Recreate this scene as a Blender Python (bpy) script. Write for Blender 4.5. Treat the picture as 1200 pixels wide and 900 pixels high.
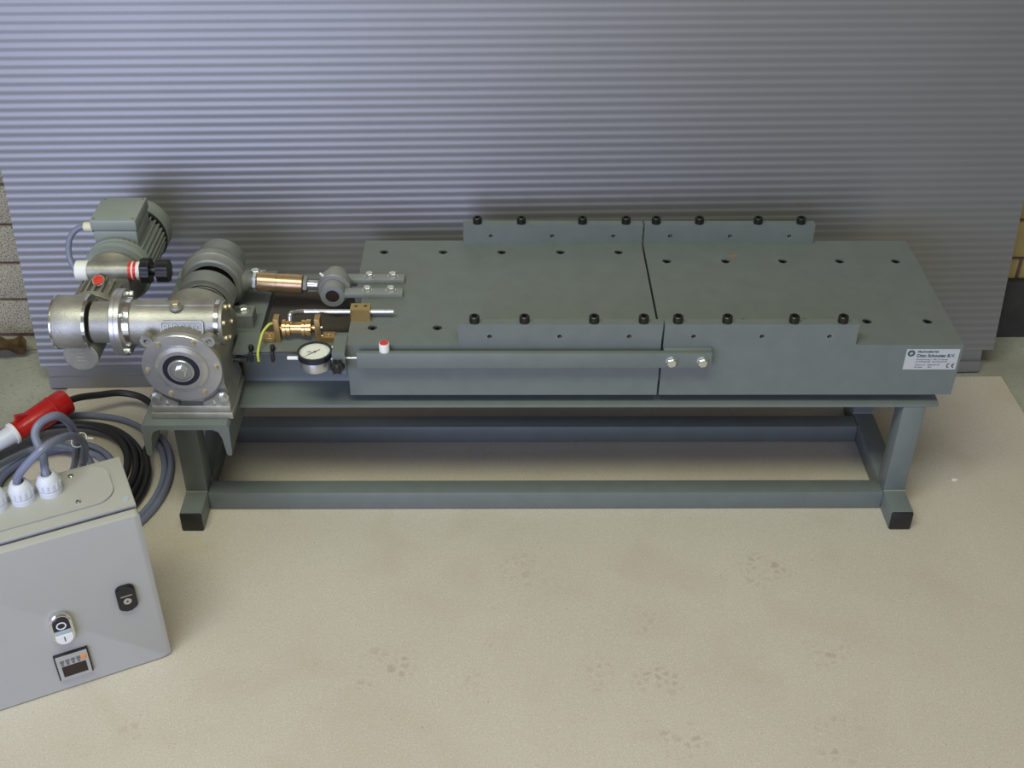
import bpy, bmesh, math, random
from mathutils import Vector, Matrix
random.seed(7)
for o in list(bpy.data.objects): bpy.data.objects.remove(o, do_unlink=True)
scene = bpy.context.scene
C = scene.collection
PI = math.pi

# ------------------------------------------------------------------ camera
F_PX, PITCH, YAW, ROLL = 1416.72, 0.62424, 0.0128, -0.00679
CAM = Vector((0.2469, -1.61995, 1.43874))
_cp, _sp, _cy, _sy = math.cos(PITCH), math.sin(PITCH), math.cos(YAW), math.sin(YAW)
FWD = Vector((_sy*_cp, _cy*_cp, -_sp)); _rt = Vector((_cy, -_sy, 0)); _dn = FWD.cross(_rt)
RGT = math.cos(ROLL)*_rt + math.sin(ROLL)*_dn
DWN = -math.sin(ROLL)*_rt + math.cos(ROLL)*_dn
cam_data = bpy.data.cameras.new('camera'); cam = bpy.data.objects.new('camera', cam_data); C.objects.link(cam)
cam_data.sensor_width = 36.0; cam_data.lens = F_PX/1200*36.0
cam_data.clip_start = 0.05; cam_data.clip_end = 50
cam.matrix_world = Matrix(((RGT.x, -DWN.x, -FWD.x, CAM.x), (RGT.y, -DWN.y, -FWD.y, CAM.y), (RGT.z, -DWN.z, -FWD.z, CAM.z), (0, 0, 0, 1)))
scene.camera = cam
def at(u, v, x=None, y=None, z=None):
    d = RGT*((u-600)/F_PX) + DWN*((v-450)/F_PX) + FWD
    if x is not None: t = (x-CAM.x)/d.x
    elif y is not None: t = (y-CAM.y)/d.y
    else: t = (z-CAM.z)/d.z
    return CAM + d*t

# ------------------------------------------------------------------ world and lights
w = bpy.data.worlds.new('world'); scene.world = w; w.use_nodes = True
bg = w.node_tree.nodes['Background']; bg.inputs[0].default_value = (0.90, 0.87, 0.66, 1); bg.inputs[1].default_value = 0.27
def area(name, loc, target, sx, sy, power, col):
    l = bpy.data.lights.new(name, 'AREA'); l.shape = 'RECTANGLE'; l.size = sx; l.size_y = sy; l.energy = power; l.color = col
    o = bpy.data.objects.new(name, l); C.objects.link(o); o.location = loc
    o.rotation_euler = (Vector(target)-Vector(loc)).to_track_quat('-Z', 'Y').to_euler()
    return o
area('daylight_door', (-1.3, -3.7, 1.10), (0.0, 0.0, 0.3), 3.0, 2.0, 108, (0.57, 0.63, 1.0))
area('ceiling_fluorescent', (-0.15, -1.25, 2.8), (0.0, -0.4, 0.0), 2.0, 0.6, 57, (0.97, 1.0, 0.79))
scene.view_settings.view_transform = 'Standard'; scene.view_settings.look = 'None'
scene.view_settings.gamma = 1.0; scene.view_settings.use_curve_mapping = False
scene.view_settings.exposure = 0.0

# ------------------------------------------------------------------ materials
MATS = {}
def mat(name, col, rough=0.5, metal=0.0, var=0.0, vscale=8.0, bump=0.0, bscale=300.0, speck=None, coat=0.0):
    m = bpy.data.materials.new(name); m.use_nodes = True; nt = m.node_tree; N = nt.nodes; L = nt.links
    b = N['Principled BSDF']; b.inputs['Roughness'].default_value = rough; b.inputs['Metallic'].default_value = metal
    b.inputs['Base Color'].default_value = (*col, 1); b.inputs['Coat Weight'].default_value = coat
    tc = N.new('ShaderNodeTexCoord'); src = None
    if var > 0:
        nz = N.new('ShaderNodeTexNoise'); nz.inputs['Scale'].default_value = vscale; nz.inputs['Detail'].default_value = 5
        L.new(tc.outputs['Object'], nz.inputs['Vector'])
        r = N.new('ShaderNodeMapRange'); r.inputs[1].default_value = 0.3; r.inputs[2].default_value = 0.7
        r.inputs[3].default_value = 1-var; r.inputs[4].default_value = 1+var; L.new(nz.outputs['Fac'], r.inputs[0])
        mx = N.new('ShaderNodeMix'); mx.data_type = 'RGBA'; mx.blend_type = 'MULTIPLY'; mx.inputs['Factor'].default_value = 1
        mx.inputs['A'].default_value = (*col, 1); L.new(r.outputs[0], mx.inputs['B']); src = mx.outputs['Result']
    if speck:
        sc, scol, lo, hi = speck
        n2 = N.new('ShaderNodeTexNoise'); n2.inputs['Scale'].default_value = sc; n2.inputs['Detail'].default_value = 2
        L.new(tc.outputs['Object'], n2.inputs['Vector'])
        r2 = N.new('ShaderNodeMapRange'); r2.inputs[1].default_value = lo; r2.inputs[2].default_value = hi; L.new(n2.outputs['Fac'], r2.inputs[0])
        m2 = N.new('ShaderNodeMix'); m2.data_type = 'RGBA'; L.new(r2.outputs[0], m2.inputs['Factor'])
        if src: L.new(src, m2.inputs['A'])
        else: m2.inputs['A'].default_value = (*col, 1)
        m2.inputs['B'].default_value = (*scol, 1); src = m2.outputs['Result']
    if src: L.new(src, b.inputs['Base Color'])
    if bump > 0:
        n3 = N.new('ShaderNodeTexNoise'); n3.inputs['Scale'].default_value = bscale; n3.inputs['Detail'].default_value = 3
        L.new(tc.outputs['Object'], n3.inputs['Vector'])
        bp = N.new('ShaderNodeBump'); bp.inputs['Strength'].default_value = bump; bp.inputs['Distance'].default_value = 0.001
        L.new(n3.outputs['Fac'], bp.inputs['Height']); L.new(bp.outputs['Normal'], b.inputs['Normal'])
    MATS[name] = m
    return m
mat('paint', (0.140, 0.162, 0.158), 0.42, 0.0, 0.05, 30, 0.25, 700)            # hammertone machine paint
mat('paint_dark', (0.050, 0.058, 0.055), 0.5, 0.0, 0.08, 30, 0.2, 500)
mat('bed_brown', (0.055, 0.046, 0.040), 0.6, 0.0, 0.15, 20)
mat('paint_light', (0.22, 0.235, 0.235), 0.4, 0.0, 0.05, 30, 0.15, 500)
mat('motor_paint', (0.24, 0.27, 0.255), 0.42, 0.0, 0.04, 20, 0.1, 500)
mat('cast', (0.36, 0.355, 0.32), 0.47, 0.7, 0.22, 24, 0.45, 420)
mat('cast_iron', (0.25, 0.26, 0.255), 0.40, 0.4, 0.12, 30, 0.35, 400)
mat('machined', (0.56, 0.56, 0.56), 0.32, 0.85, 0.05, 50, 0.05, 600)
mat('polished', (0.75, 0.75, 0.76), 0.16, 1.0)
mat('zinc', (0.70, 0.72, 0.72), 0.25, 0.9, 0.06, 80)
mat('steel_rod', (0.62, 0.62, 0.63), 0.25, 0.9)
mat('brass', (0.44, 0.30, 0.125), 0.34, 0.75, 0.08, 40)
mat('brass_bright', (0.66, 0.44, 0.19), 0.22, 0.9, 0.05, 40)
mat('brass_dull', (0.46, 0.40, 0.27), 0.4, 0.7, 0.1, 60)
mat('bronze', (0.50, 0.345, 0.205), 0.30, 0.8, 0.06, 30)
mat('pin', (0.05, 0.032, 0.028), 0.5, 0.4, 0.1, 60)
mat('black', (0.010, 0.010, 0.012), 0.35)
mat('black_oxide', (0.016, 0.015, 0.015), 0.32, 0.3)
mat('black_rubber', (0.012, 0.012, 0.014), 0.45)
mat('seal', (0.010, 0.011, 0.022), 0.4)
mat('red', (0.42, 0.012, 0.012), 0.25, 0, 0.04, 40)
mat('red_plastic', (0.60, 0.03, 0.02), 0.35)
mat('white_plastic', (0.74, 0.75, 0.74), 0.45)
mat('gland', (0.60, 0.63, 0.70), 0.4)
mat('cream', (0.62, 0.60, 0.46), 0.45)
mat('grey_cable', (0.165, 0.185, 0.275), 0.4)
mat('dark_cable', (0.115, 0.13, 0.175), 0.4)
mat('cabinet', (0.39, 0.39, 0.372), 0.45, 0, 0.015, 20, 0.22, 900)
mat('lcd', (0.022, 0.010, 0.009), 0.2)
mat('silver_plastic', (0.44, 0.45, 0.45), 0.35, 0.3)
mat('key_grey', (0.13, 0.14, 0.15), 0.4)
mat('orange', (0.75, 0.27, 0.05), 0.4)
mat('grey_blue', (0.36, 0.44, 0.50), 0.4)
mat('dial', (0.76, 0.78, 0.74), 0.35)
mat('yellow_wire', (0.44, 0.50, 0.07), 0.4)
mat('label_plate', (0.50, 0.52, 0.55), 0.4, 0.2)
mat('ink', (0.03, 0.035, 0.05), 0.5)
mat('ink_green', (0.035, 0.085, 0.09), 0.5)
mat('board_edge', (0.36, 0.29, 0.17), 0.7, 0, 0.1, 60)
mat('concrete', (0.33, 0.335, 0.285), 0.75, 0, 0.16, 6, 0.3, 200, (160, (0.24, 0.25, 0.21), 0.55, 0.75))
mat('mortar', (0.13, 0.075, 0.065), 0.9, 0, 0.2, 60, 0.5, 300)
mat('block', (0.39, 0.355, 0.265), 0.85, 0, 0.10, 20, 0.7, 350, (330, (0.13, 0.125, 0.11), 0.48, 0.60))
mat('ochre_block', (0.34, 0.26, 0.10), 0.85, 0, 0.18, 14, 0.5, 250)
mat('dark_strip', (0.035, 0.032, 0.03), 0.8, 0, 0.2, 30)
mat('leaf', (0.15, 0.095, 0.04), 0.7, 0, 0.35, 70, 0.4, 200)
mat('flake', (0.8, 0.8, 0.78), 0.6)
mat('swarf', (0.80, 0.28, 0.07), 0.3, 0.6)
mat('panel', (0.255, 0.255, 0.268), 0.45, 0.60, 0.03, 4, 0.0)
# hardboard sheet on the floor: pale beige with fine specks and dirty smudges
def board_material():
    m = bpy.data.materials.new('board'); m.use_nodes = True; nt = m.node_tree; N = nt.nodes; L = nt.links
    b = N['Principled BSDF']; b.inputs['Roughness'].default_value = 0.55
    tc = N.new('ShaderNodeTexCoord')
    def noise(sc, det, lo, hi, dist=0.0):
        n = N.new('ShaderNodeTexNoise'); n.inputs['Scale'].default_value = sc; n.inputs['Detail'].default_value = det
        n.inputs['Distortion'].default_value = dist
        L.new(tc.outputs['Object'], n.inputs['Vector'])
        r = N.new('ShaderNodeMapRange'); r.inputs[1].default_value = lo; r.inputs[2].default_value = hi; L.new(n.outputs['Fac'], r.inputs[0])
        return r.outputs[0]
    def mix(fac, a, bcol, k):
        mm = N.new('ShaderNodeMath'); mm.operation = 'MULTIPLY'; mm.inputs[1].default_value = k; L.new(fac, mm.inputs[0])
        x = N.new('ShaderNodeMix'); x.data_type = 'RGBA'; L.new(mm.outputs[0], x.inputs['Factor'])
        if isinstance(a, tuple): x.inputs['A'].default_value = (*a, 1)
        else: L.new(a, x.inputs['A'])
        x.inputs['B'].default_value = (*bcol, 1); return x.outputs['Result']
    c = mix(noise(3.5, 6, .35, .65), (0.555, 0.513, 0.455), (0.51, 0.468, 0.41), 0.7)
    c = mix(noise(520, 2, .52, .72), c, (0.34, 0.27, 0.19), 0.7)
    c = mix(noise(430, 2, .55, .75), c, (0.72, 0.67, 0.56), 0.6)
    c = mix(noise(190, 2, .73, .77), c, (0.22, 0.15, 0.11), 0.6)
    # dusty shoe prints: clusters of tread cells at a few spots
    vo = N.new('ShaderNodeTexVoronoi'); vo.inputs['Scale'].default_value = 62; vo.feature = 'DISTANCE_TO_EDGE'
    L.new(tc.outputs['Object'], vo.inputs['Vector'])
    cell = N.new('ShaderNodeMapRange'); cell.inputs[1].default_value = .10; cell.inputs[2].default_value = .30; L.new(vo.outputs['Distance'], cell.inputs[0])
    blot = noise(26, 2, .40, .62)
    tot = None
    for (px, py, r) in ((455, 780, .052), (430, 795, .03), (612, 668, .045), (650, 690, .03), (752, 728, .04), (700, 790, .04), (770, 800, .045), (895, 668, .05), (965, 762, .055), (985, 868, .055), (800, 868, .045), (560, 800, .03), (150, 860, .03)):
        p = at(px, py, z=0)-Vector((.3, -.6, -.004))
        d = N.new('ShaderNodeVectorMath'); d.operation = 'DISTANCE'; d.inputs[1].default_value = p; L.new(tc.outputs['Object'], d.inputs[0])
        f = N.new('ShaderNodeMapRange'); f.inputs[1].default_value = r; f.inputs[2].default_value = r*.55; L.new(d.outputs['Value'], f.inputs[0])
        if tot is None: tot = f.outputs[0]
        else:
            ad = N.new('ShaderNodeMath'); ad.operation = 'MAXIMUM'; L.new(tot, ad.inputs[0]); L.new(f.outputs[0], ad.inputs[1]); tot = ad.outputs[0]
    for o_ in (cell.outputs[0], blot):
        mu = N.new('ShaderNodeMath'); mu.operation = 'MULTIPLY'; L.new(tot, mu.inputs[0]); L.new(o_, mu.inputs[1]); tot = mu.outputs[0]
    c = mix(tot, c, (0.36, 0.29, 0.22), 0.55)
    c = mix(noise(7, 4, .52, .75, 0.6), c, (0.44, 0.37, 0.28), 0.35)
    L.new(c, b.inputs['Base Color']); MATS['board'] = m
board_material()

# ------------------------------------------------------------------ geometry helpers (all in world metres)
def box(bm, x0, x1, y0, y1, z0, z1, bev=0.0, seg=2):
    vs = [bm.verts.new((x, y, z)) for z in (z0, z1) for y in (y0, y1) for x in (x0, x1)]
    fs = [bm.faces.new([vs[i] for i in f]) for f in ((0, 2, 3, 1), (4, 5, 7, 6), (0, 1, 5, 4), (2, 6, 7, 3), (0, 4, 6, 2), (1, 3, 7, 5))]
    if bev > 0:
        es = list({e for f in fs for e in f.edges})
        bmesh.ops.bevel(bm, geom=es, offset=bev, segments=seg, affect='EDGES', profile=0.5, clamp_overlap=True)
    return bm
AX = {'x': (Vector((0, 1, 0)), Vector((0, 0, 1)), Vector((1, 0, 0))), 'y': (Vector((0, 0, 1)), Vector((1, 0, 0)), Vector((0, 1, 0))),
      'z': (Vector((1, 0, 0)), Vector((0, 1, 0)), Vector((0, 0, 1)))}
def basis(d):
    d = Vector(d).normalized(); u = d.orthogonal().normalized(); return u, d.cross(u), d
def lathe(bm, axis, o, prof, seg=40, rot=0.0):
    """revolve (t, r) along axis (a letter or a direction) from o; closed with caps where r > 0 at an end"""
    u, v, d = AX[axis] if isinstance(axis, str) else basis(axis)
    o = Vector(o); rings = []
    for t, r in prof:
        if r < 1e-7: rings.append([bm.verts.new(o+d*t)])
        else: rings.append([bm.verts.new(o+d*t+u*(r*math.cos(rot+2*PI*k/seg))+v*(r*math.sin(rot+2*PI*k/seg))) for k in range(seg)])
    for a, b in zip(rings, rings[1:]):
        for k in range(seg):
            k2 = (k+1) % seg
            if len(a) == 1 and len(b) == 1: continue
            if len(a) == 1: bm.faces.new((a[0], b[k], b[k2]))
            elif len(b) == 1: bm.faces.new((a[k], b[0], a[k2]))
            else: bm.faces.new((a[k], b[k], b[k2], a[k2]))
    if len(rings[0]) > 1: bm.faces.new(rings[0])
    if len(rings[-1]) > 1: bm.faces.new(rings[-1])
    return bm
def cyl(bm, axis, o, length, r, seg=32, bev=0.0, rot=0.0):
    if bev > 0: return lathe(bm, axis, o, [(0, r-bev), (bev, r), (length-bev, r), (length, r-bev)], seg, rot)
    return lathe(bm, axis, o, [(0, r), (length, r)], seg, rot)
def ring(bm, axis, o, length, r, ri, seg=40):
    """hollow ring"""
    u, v, d = AX[axis] if isinstance(axis, str) else basis(axis)
    o = Vector(o); R = []
    for t, rr in ((0, ri), (0, r), (length, r), (length, ri)):
        R.append([bm.verts.new(o+d*t+u*(rr*math.cos(2*PI*k/seg))+v*(rr*math.sin(2*PI*k/seg))) for k in range(seg)])
    for i in range(4):
        a, b = R[i], R[(i+1) % 4]
        for k in range(seg):
            bm.faces.new((a[k], b[k], b[(k+1) % seg], a[(k+1) % seg]))
    return bm
def prism(bm, pts, axis, a0, a1, holes=()):
    """extrude a 2-D outline; axis 'x': pts=(y,z), 'y': pts=(x,z), 'z': pts=(x,y); holes = list of (c0, c1, r, seg)"""
    def P(p, a): return (a, p[0], p[1]) if axis == 'x' else ((p[0], a, p[1]) if axis == 'y' else (p[0], p[1], a))
    loops = [list(pts)] + [[(h[0]+h[2]*math.cos(2*PI*k/h[3]), h[1]+h[2]*math.sin(2*PI*k/h[3])) for k in range(h[3])] for h in holes]
    if not holes:
        v0 = [bm.verts.new(P(p, a0)) for p in pts]; v1 = [bm.verts.new(P(p, a1)) for p in pts]; n = len(pts)
        bm.faces.new(v0); bm.faces.new(v1)
        for k in range(n): bm.faces.new((v0[k], v0[(k+1) % n], v1[(k+1) % n], v1[k]))
        return bm
    ends = []
    for a in (a0, a1):
        es = []; L = []
        for lp in loops:
            vs = [bm.verts.new(P(p, a)) for p in lp]; L.append(vs)
            es += [bm.edges.new((vs[k], vs[(k+1) % len(vs)])) for k in range(len(vs))]
        bmesh.ops.triangle_fill(bm, use_beauty=True, use_dissolve=False, edges=es)
        ends.append(L)
    for l0, l1 in zip(*ends):
        n = len(l0)
        for k in range(n): bm.faces.new((l0[k], l0[(k+1) % n], l1[(k+1) % n], l1[k]))
    return bm
def rrect(cx, cy, w_, h_, r, seg=6):
    out = []
    for sx, sy, a0 in ((1, 1, 0), (-1, 1, 90), (-1, -1, 180), (1, -1, 270)):
        for k in range(seg+1):
            a = math.radians(a0+90*k/seg); out.append((cx+sx*(w_/2-r)+r*math.cos(a), cy+sy*(h_/2-r)+r*math.sin(a)))
    return out
def smooth_path(pts, n=8, closed=False):
    P = [Vector(p) for p in pts]; out = []
    for i in range(len(P)-1):
        p0 = P[max(i-1, 0)]; p1 = P[i]; p2 = P[i+1]; p3 = P[min(i+2, len(P)-1)]
        for k in range(n):
            t = k/n
            out.append(0.5*((2*p1)+(p2-p0)*t+(2*p0-5*p1+4*p2-p3)*t*t+(3*p1-p0-3*p2+p3)*t**3))
    out.append(P[-1]); return out
def tube(bm, pts, r, seg=10, sm=8):
    P = smooth_path(pts, sm) if sm else [Vector(p) for p in pts]
    u = None; rings = []
    for i, p in enumerate(P):
        d = (P[min(i+1, len(P)-1)]-P[max(i-1, 0)]).normalized()
        if u is None: u = d.orthogonal().normalized()
        u = (u-d*u.dot(d)).normalized(); v = d.cross(u)
        rings.append([bm.verts.new(p+u*(r*math.cos(2*PI*k/seg))+v*(r*math.sin(2*PI*k/seg))) for k in range(seg)])
    for a, b in zip(rings, rings[1:]):
        for k in range(seg): bm.faces.new((a[k], a[(k+1) % seg], b[(k+1) % seg], b[k]))
    bm.faces.new(rings[0]); bm.faces.new(rings[-1]); return bm
def NB(): return bmesh.new()
WL = {}   # world position of each object's origin
def to_mesh(name, bm, material, shift=Vector((0, 0, 0)), angle=28):
    bmesh.ops.recalc_face_normals(bm, faces=bm.faces[:])
    for f in bm.faces: f.smooth = True
    ca = math.radians(angle)
    for e in bm.edges:
        e.smooth = not (len(e.link_faces) != 2 or e.calc_face_angle(0) > ca)
    if shift.length > 0: bmesh.ops.translate(bm, verts=bm.verts[:], vec=-shift)
    me = bpy.data.meshes.new(name); bm.to_mesh(me); bm.free()
    if material: me.materials.append(MATS[material])
    return me
def thing(name, label, cat, loc=(0, 0, 0), group=None, rotz=0.0):
    o = bpy.data.objects.new(name, None); C.objects.link(o); o.location = loc; o.empty_display_size = 0.02
    o.rotation_euler = (0, 0, rotz)
    o['label'] = label; o['category'] = cat
    if group: o['group'] = group
    WL[o] = Vector(loc) if rotz == 0 else Vector((0, 0, 0)); return o
def obj(name, bm, material, parent=None, label=None):
    """mesh given in world coordinates (or in the local frame of a rotated thing); becomes a child of parent"""
    pw = WL[parent] if parent else Vector((0, 0, 0))
    me = to_mesh(name, bm, material, pw); o = bpy.data.objects.new(name, me); C.objects.link(o)
    if parent: o.parent = parent
    WL[o] = pw
    if label: o['label'] = label
    return o
def put(name, me, parent, loc, rot=(0, 0, 0)):
    """shared mesh placed at a world location under parent"""
    o = bpy.data.objects.new(name, me); C.objects.link(o); o.parent = parent
    o.location = Vector(loc)-WL[parent]; o.rotation_euler = rot; WL[o] = Vector(loc); return o
def tag(o, label, cat, group=None):
    o['label'] = label; o['category'] = cat
    if group: o['group'] = group
    return o
def single(name, bm, material, label, cat, base=None, group=None):
    """a thing that is one mesh; origin at its base"""
    b = Vector(base) if base else Vector((0, 0, 0))
    me = to_mesh(name, bm, material, b); o = bpy.data.objects.new(name, me); C.objects.link(o); o.location = b; WL[o] = b
    return tag(o, label, cat, group)
def struct(o): o['kind'] = 'structure'; return o
def text_mesh(name, s, size, material, depth=0.0003, align='LEFT', bold=0.0):
    cu = bpy.data.curves.new(name, 'FONT'); cu.body = s; cu.size = size; cu.extrude = depth; cu.align_x = align; cu.align_y = 'CENTER'; cu.offset = bold
    cu.resolution_u = 3
    t = bpy.data.objects.new(name, cu); C.objects.link(t)
    dg = bpy.context.evaluated_depsgraph_get(); me = bpy.data.meshes.new_from_object(t.evaluated_get(dg))
    bpy.data.objects.remove(t, do_unlink=True); me.materials.clear(); me.materials.append(MATS[material]); return me
# shared fastener meshes (local, axis +Z, base at 0)
def cap_screw_mesh(r=.0082, h=.0115):
    bm = NB(); lathe(bm, 'z', (0, 0, 0), [(0, r), (h-.001, r), (h, r-.001), (h, r*.56), (h-.005, r*.52), (h-.005, 0)], 24); return to_mesh('cap_screw', bm, 'black_oxide')
def hex_bolt_mesh(r=.0075, h=.0055, wr=None, material='zinc'):
    bm = NB(); wr = wr or r*1.25
    cyl(bm, 'z', (0, 0, 0), .0014, wr, 24)
    lathe(bm, 'z', (0, 0, .0014), [(0, r), (h-.0012, r), (h, r*.84), (h, 0)], 6, .3)
    return to_mesh('hex_bolt', bm, material)
def flush_screw_mesh(r=.0076):
    bm = NB(); lathe(bm, 'z', (0, 0, 0), [(-.012, r), (-.0025, r), (-.0020, r*.92), (-.0020, r*.5), (-.008, r*.45), (-.008, 0)], 20); return to_mesh('flush_screw', bm, 'black_oxide')
M_CAP = cap_screw_mesh(); M_FLUSH = flush_screw_mesh()
M_BOLT = hex_bolt_mesh(.0072, .006); M_BOLT_S = hex_bolt_mesh(.0048, .0045, .0058); M_BOLT_L = hex_bolt_mesh(.009, .007, .0125)
M_BRASSBOLT = hex_bolt_mesh(.0038, .003, .0046, 'brass_dull')
RX = (PI/2, 0, 0)        # fastener axis towards -Y (the front)
RXP = (0, PI/2, 0)       # fastener axis towards +X

# ================================================================== SETTING
bm = NB(); box(bm, -3.2, 3.2, -3.4, 1.0, -.06, -.004); fl = obj('floor', bm, 'concrete'); struct(fl)
# back wall of blocks, behind the leaning panel (turned by about one degree)
WA = math.atan2(.5764-.5539, 1.3715+.788)
bm = NB(); box(bm, -2.4, 4.6, .006, .18, -.004, 2.6)
wall = obj('wall_back', bm, 'mortar'); struct(wall); wall.location = (-.788, .5539, 0); wall.rotation_euler = (0, 0, WA)
WL[wall] = Vector((0, 0, 0))
def brick_mesh(name, lx, lz, material):
    bm = NB(); box(bm, 0, lx, 0, .05, 0, lz, .0035, 2); return to_mesh(name, bm, material)
mb = brick_mesh('brick', .205, .0815, 'block'); mo = brick_mesh('brick', .205, .0815, 'ochre_block')
def brick(me, x, z, ):
    o = bpy.data.objects.new('brick', me); C.objects.link(o); o.parent = wall; o.location = (x, random.uniform(-.0015, .0015), z)
for r in range(6):
    z = .006 + r*.0885
    for k in range(4): brick(mb, -.486+k*.213+(.045 if r % 2 else 0), z)
for r in range(6):
    z = .006 + r*.0885
    for k in range(4): brick(mo, 1.82+k*.213+(.1 if r % 2 else 0), z)
bm = NB(); box(bm, 1.75, 3.6, -.022, -.004, -.004, .135, .002); bb = obj('dark_strip_back', bm, 'dark_strip'); struct(bb)  # near-black strip along the foot of the ochre blocks
bb.location = wall.location; bb.rotation_euler = wall.rotation_euler

# pale sheet the machine stands on
bm = NB(); prism(bm, [(-.625, .3665), (-.655, -2.2), (1.33, -2.2), (1.2815, .4032)], 'z', -.004, 0.0)
single('floor_sheet', bm, 'board', 'large pale beige hardboard sheet laid on the concrete under the machine', 'board', (.3, -.6, -.004))

# leaning ribbed panel
PL, PR = Vector((-.672, .368, 0)), Vector((1.264, .4256, 0))
ud = (PR-PL).normalized(); nb = Vector((-ud.y, ud.x, 0))          # along, and towards the wall
SL = .144; up = (Vector((0, 0, 1))+nb*SL).normalized(); nf = up.cross(ud).normalized()
if nf.y > 0: nf = -nf
plen = (PR-PL).length; PITCHR = .01535; Z0 = .047; NR = 63
panel = thing('ribbed_panel', 'tall silver-grey sheet with horizontal ribs leaning behind the machine', 'panel', PL)
bm = NB(); rows = []; S = 10
for i in range(NR*S+1):
    h = Z0+i*PITCHR/S; t = (i % S)/S; off = .00037*(math.cos(PI*t/.4) if t < .4 else -math.cos(PI*(t-.4)/.6))
    a = PL+up*h+nf*off; rows.append((bm.verts.new(a), bm.verts.new(a+ud*plen), bm.verts.new(a+ud*plen-nf*.005), bm.verts.new(a-nf*.005)))
for a, b in zip(rows, rows[1:]):
    for k in range(4): bm.faces.new((a[k], a[(k+1) % 4], b[(k+1) % 4], b[k]))
bm.faces.new(rows[0]); bm.faces.new(rows[-1])
obj('ribbed_sheet', bm, 'panel', panel)
def pbox(bm, u0, u1, h0, h1, t0, t1):
    q = [bm.verts.new(PL+ud*u+up*h+nf*t) for h in (h0, h1) for t in (t0, t1) for u in (u0, u1)]
    for f in ((0, 2, 3, 1), (4, 5, 7, 6), (0, 1, 5, 4), (2, 6, 7, 3), (0, 4, 6, 2), (1, 3, 7, 5)): bm.faces.new([q[i] for i in f])
bm = NB(); pbox(bm, .012, plen-.022, 0, .049, -.010, -.0015); bt = obj('bottom_trim', bm, 'panel', panel)
bm = NB(); pbox(bm, .014, plen-.024, .0005, .024, -.0015, .007); obj('trim_ledge', bm, 'panel', bt)

# dry leaf on the concrete by the block wall
leaf = thing('dry_leaf', 'curled dry brown leaf lying on the concrete by the block wall', 'leaf', (-.775, .487, -.004))
bm = NB(); g = []
for i in range(9):
    row = []
    for j in range(7):
        s = i/8; t = j/6*2-1; wd = .028*math.sin(PI*min(1, s*.9+.08))**.7*(1+.22*math.sin(9*s+2))
        row.append(bm.verts.new((-.822+.082*s+.004*t, .484+wd*t-.006*s, .002+.020*abs(t)**1.5+.018*math.sin(4*s+1.2*t)**2)))
    g.append(row)
for i in range(8):
    for j in range(6): bm.faces.new((g[i][j], g[i+1][j], g[i+1][j+1], g[i][j+1]))
me = bmesh.ops.solidify(bm, geom=bm.faces[:], thickness=.0006); obj('blade', bm, 'leaf', leaf)
bm = NB(); tube(bm, [(-.750, .482, .008), (-.735, .487, .010), (-.722, .496, .004)], .0011, 6, 4); obj('stalk', bm, 'leaf', leaf)
bm = NB(); prism(bm, [(1.078, .073), (1.083, .0705), (1.090, .074), (1.087, .0775), (1.081, .0775)], 'z', .0001, .0012)
single('paint_flake', bm, 'flake', 'tiny white flake on the sheet right of the machine', 'flake', (1.083, .074, 0))

# ================================================================== MACHINE STAND (feet, legs, beams)
S_ = .0388; FY = -.0595; FX0, FX1 = -.305, .9263; LY = .000
stand = thing('machine_stand', 'long grey painted steel stand of square tubes and channel beams with black feet', 'stand', (.33, .1, 0))
for x in (FX0, FX1):
    bm = NB(); box(bm, x, x+S_, FY+.002, .285, 0.0, S_, .003); t = obj('foot_tube', bm, 'paint', stand)
    for y0, y1 in ((FY-.001, FY+.006), (.281, .288)):
        bm = NB(); box(bm, x+.0005, x+S_-.0005, y0, y1, .0005, S_-.0005, .003); obj('end_cap', bm, 'black_rubber', t)
    top = .2405 if x < 0 else .2235
    for y in (LY, .227):
        tp = top if (x < 0 or y < .1) else .3115
        bm = NB(); box(bm, x, x+S_, y, y+S_, S_, tp, .003)
        bm2 = obj('leg', bm, 'paint', stand)
        bm = NB(); tube(bm, [(x, y, S_), (x+S_, y, S_)], .0016, 6, 0); obj('weld', bm, 'paint_light', bm2)
for y in (-.0045, .185):
    bm = NB(); box(bm, FX0+S_, FX1, y, y+S_-.003, .001, S_-.0005, .003); obj('base_tube', bm, 'paint', stand)
# front channel beam, flanges to the front
def unp(yf, yl, d, z0, z1, tw=.007, t0=.0055, t1=.0105):
    """channel section in (y, z): open side at yf, web at yf+d"""
    s = 1 if d > 0 else -1; yw = yf+d
    return [(yl, z0), (yw, z0), (yw, z1), (yf, z1), (yf, z1-t0), (yf+s*.006, z1-t0-.0015), (yw-s*(tw+.008), z1-t1), (yw-s*(tw+.003), z1-t1-.002), (yw-s*tw, z1-t1-.009),
            (yw-s*tw, z0+t1+.009), (yw-s*(tw+.003), z0+t1+.002), (yw-s*(tw+.008), z0+t1), (yl+s*.006, z0+t0+.0015), (yl, z0+t0)]
BT = .3275; BB = .2235
bm = NB(); prism(bm, unp(.012, .0, .058, BB, BT), 'x', -.1875, .9845); obj('channel_beam', bm, 'paint', stand)
bm = NB(); box(bm, -.158, .9845, .245, .262, .3115, BT, .002); obj('rear_beam', bm, 'paint', stand)
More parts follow.
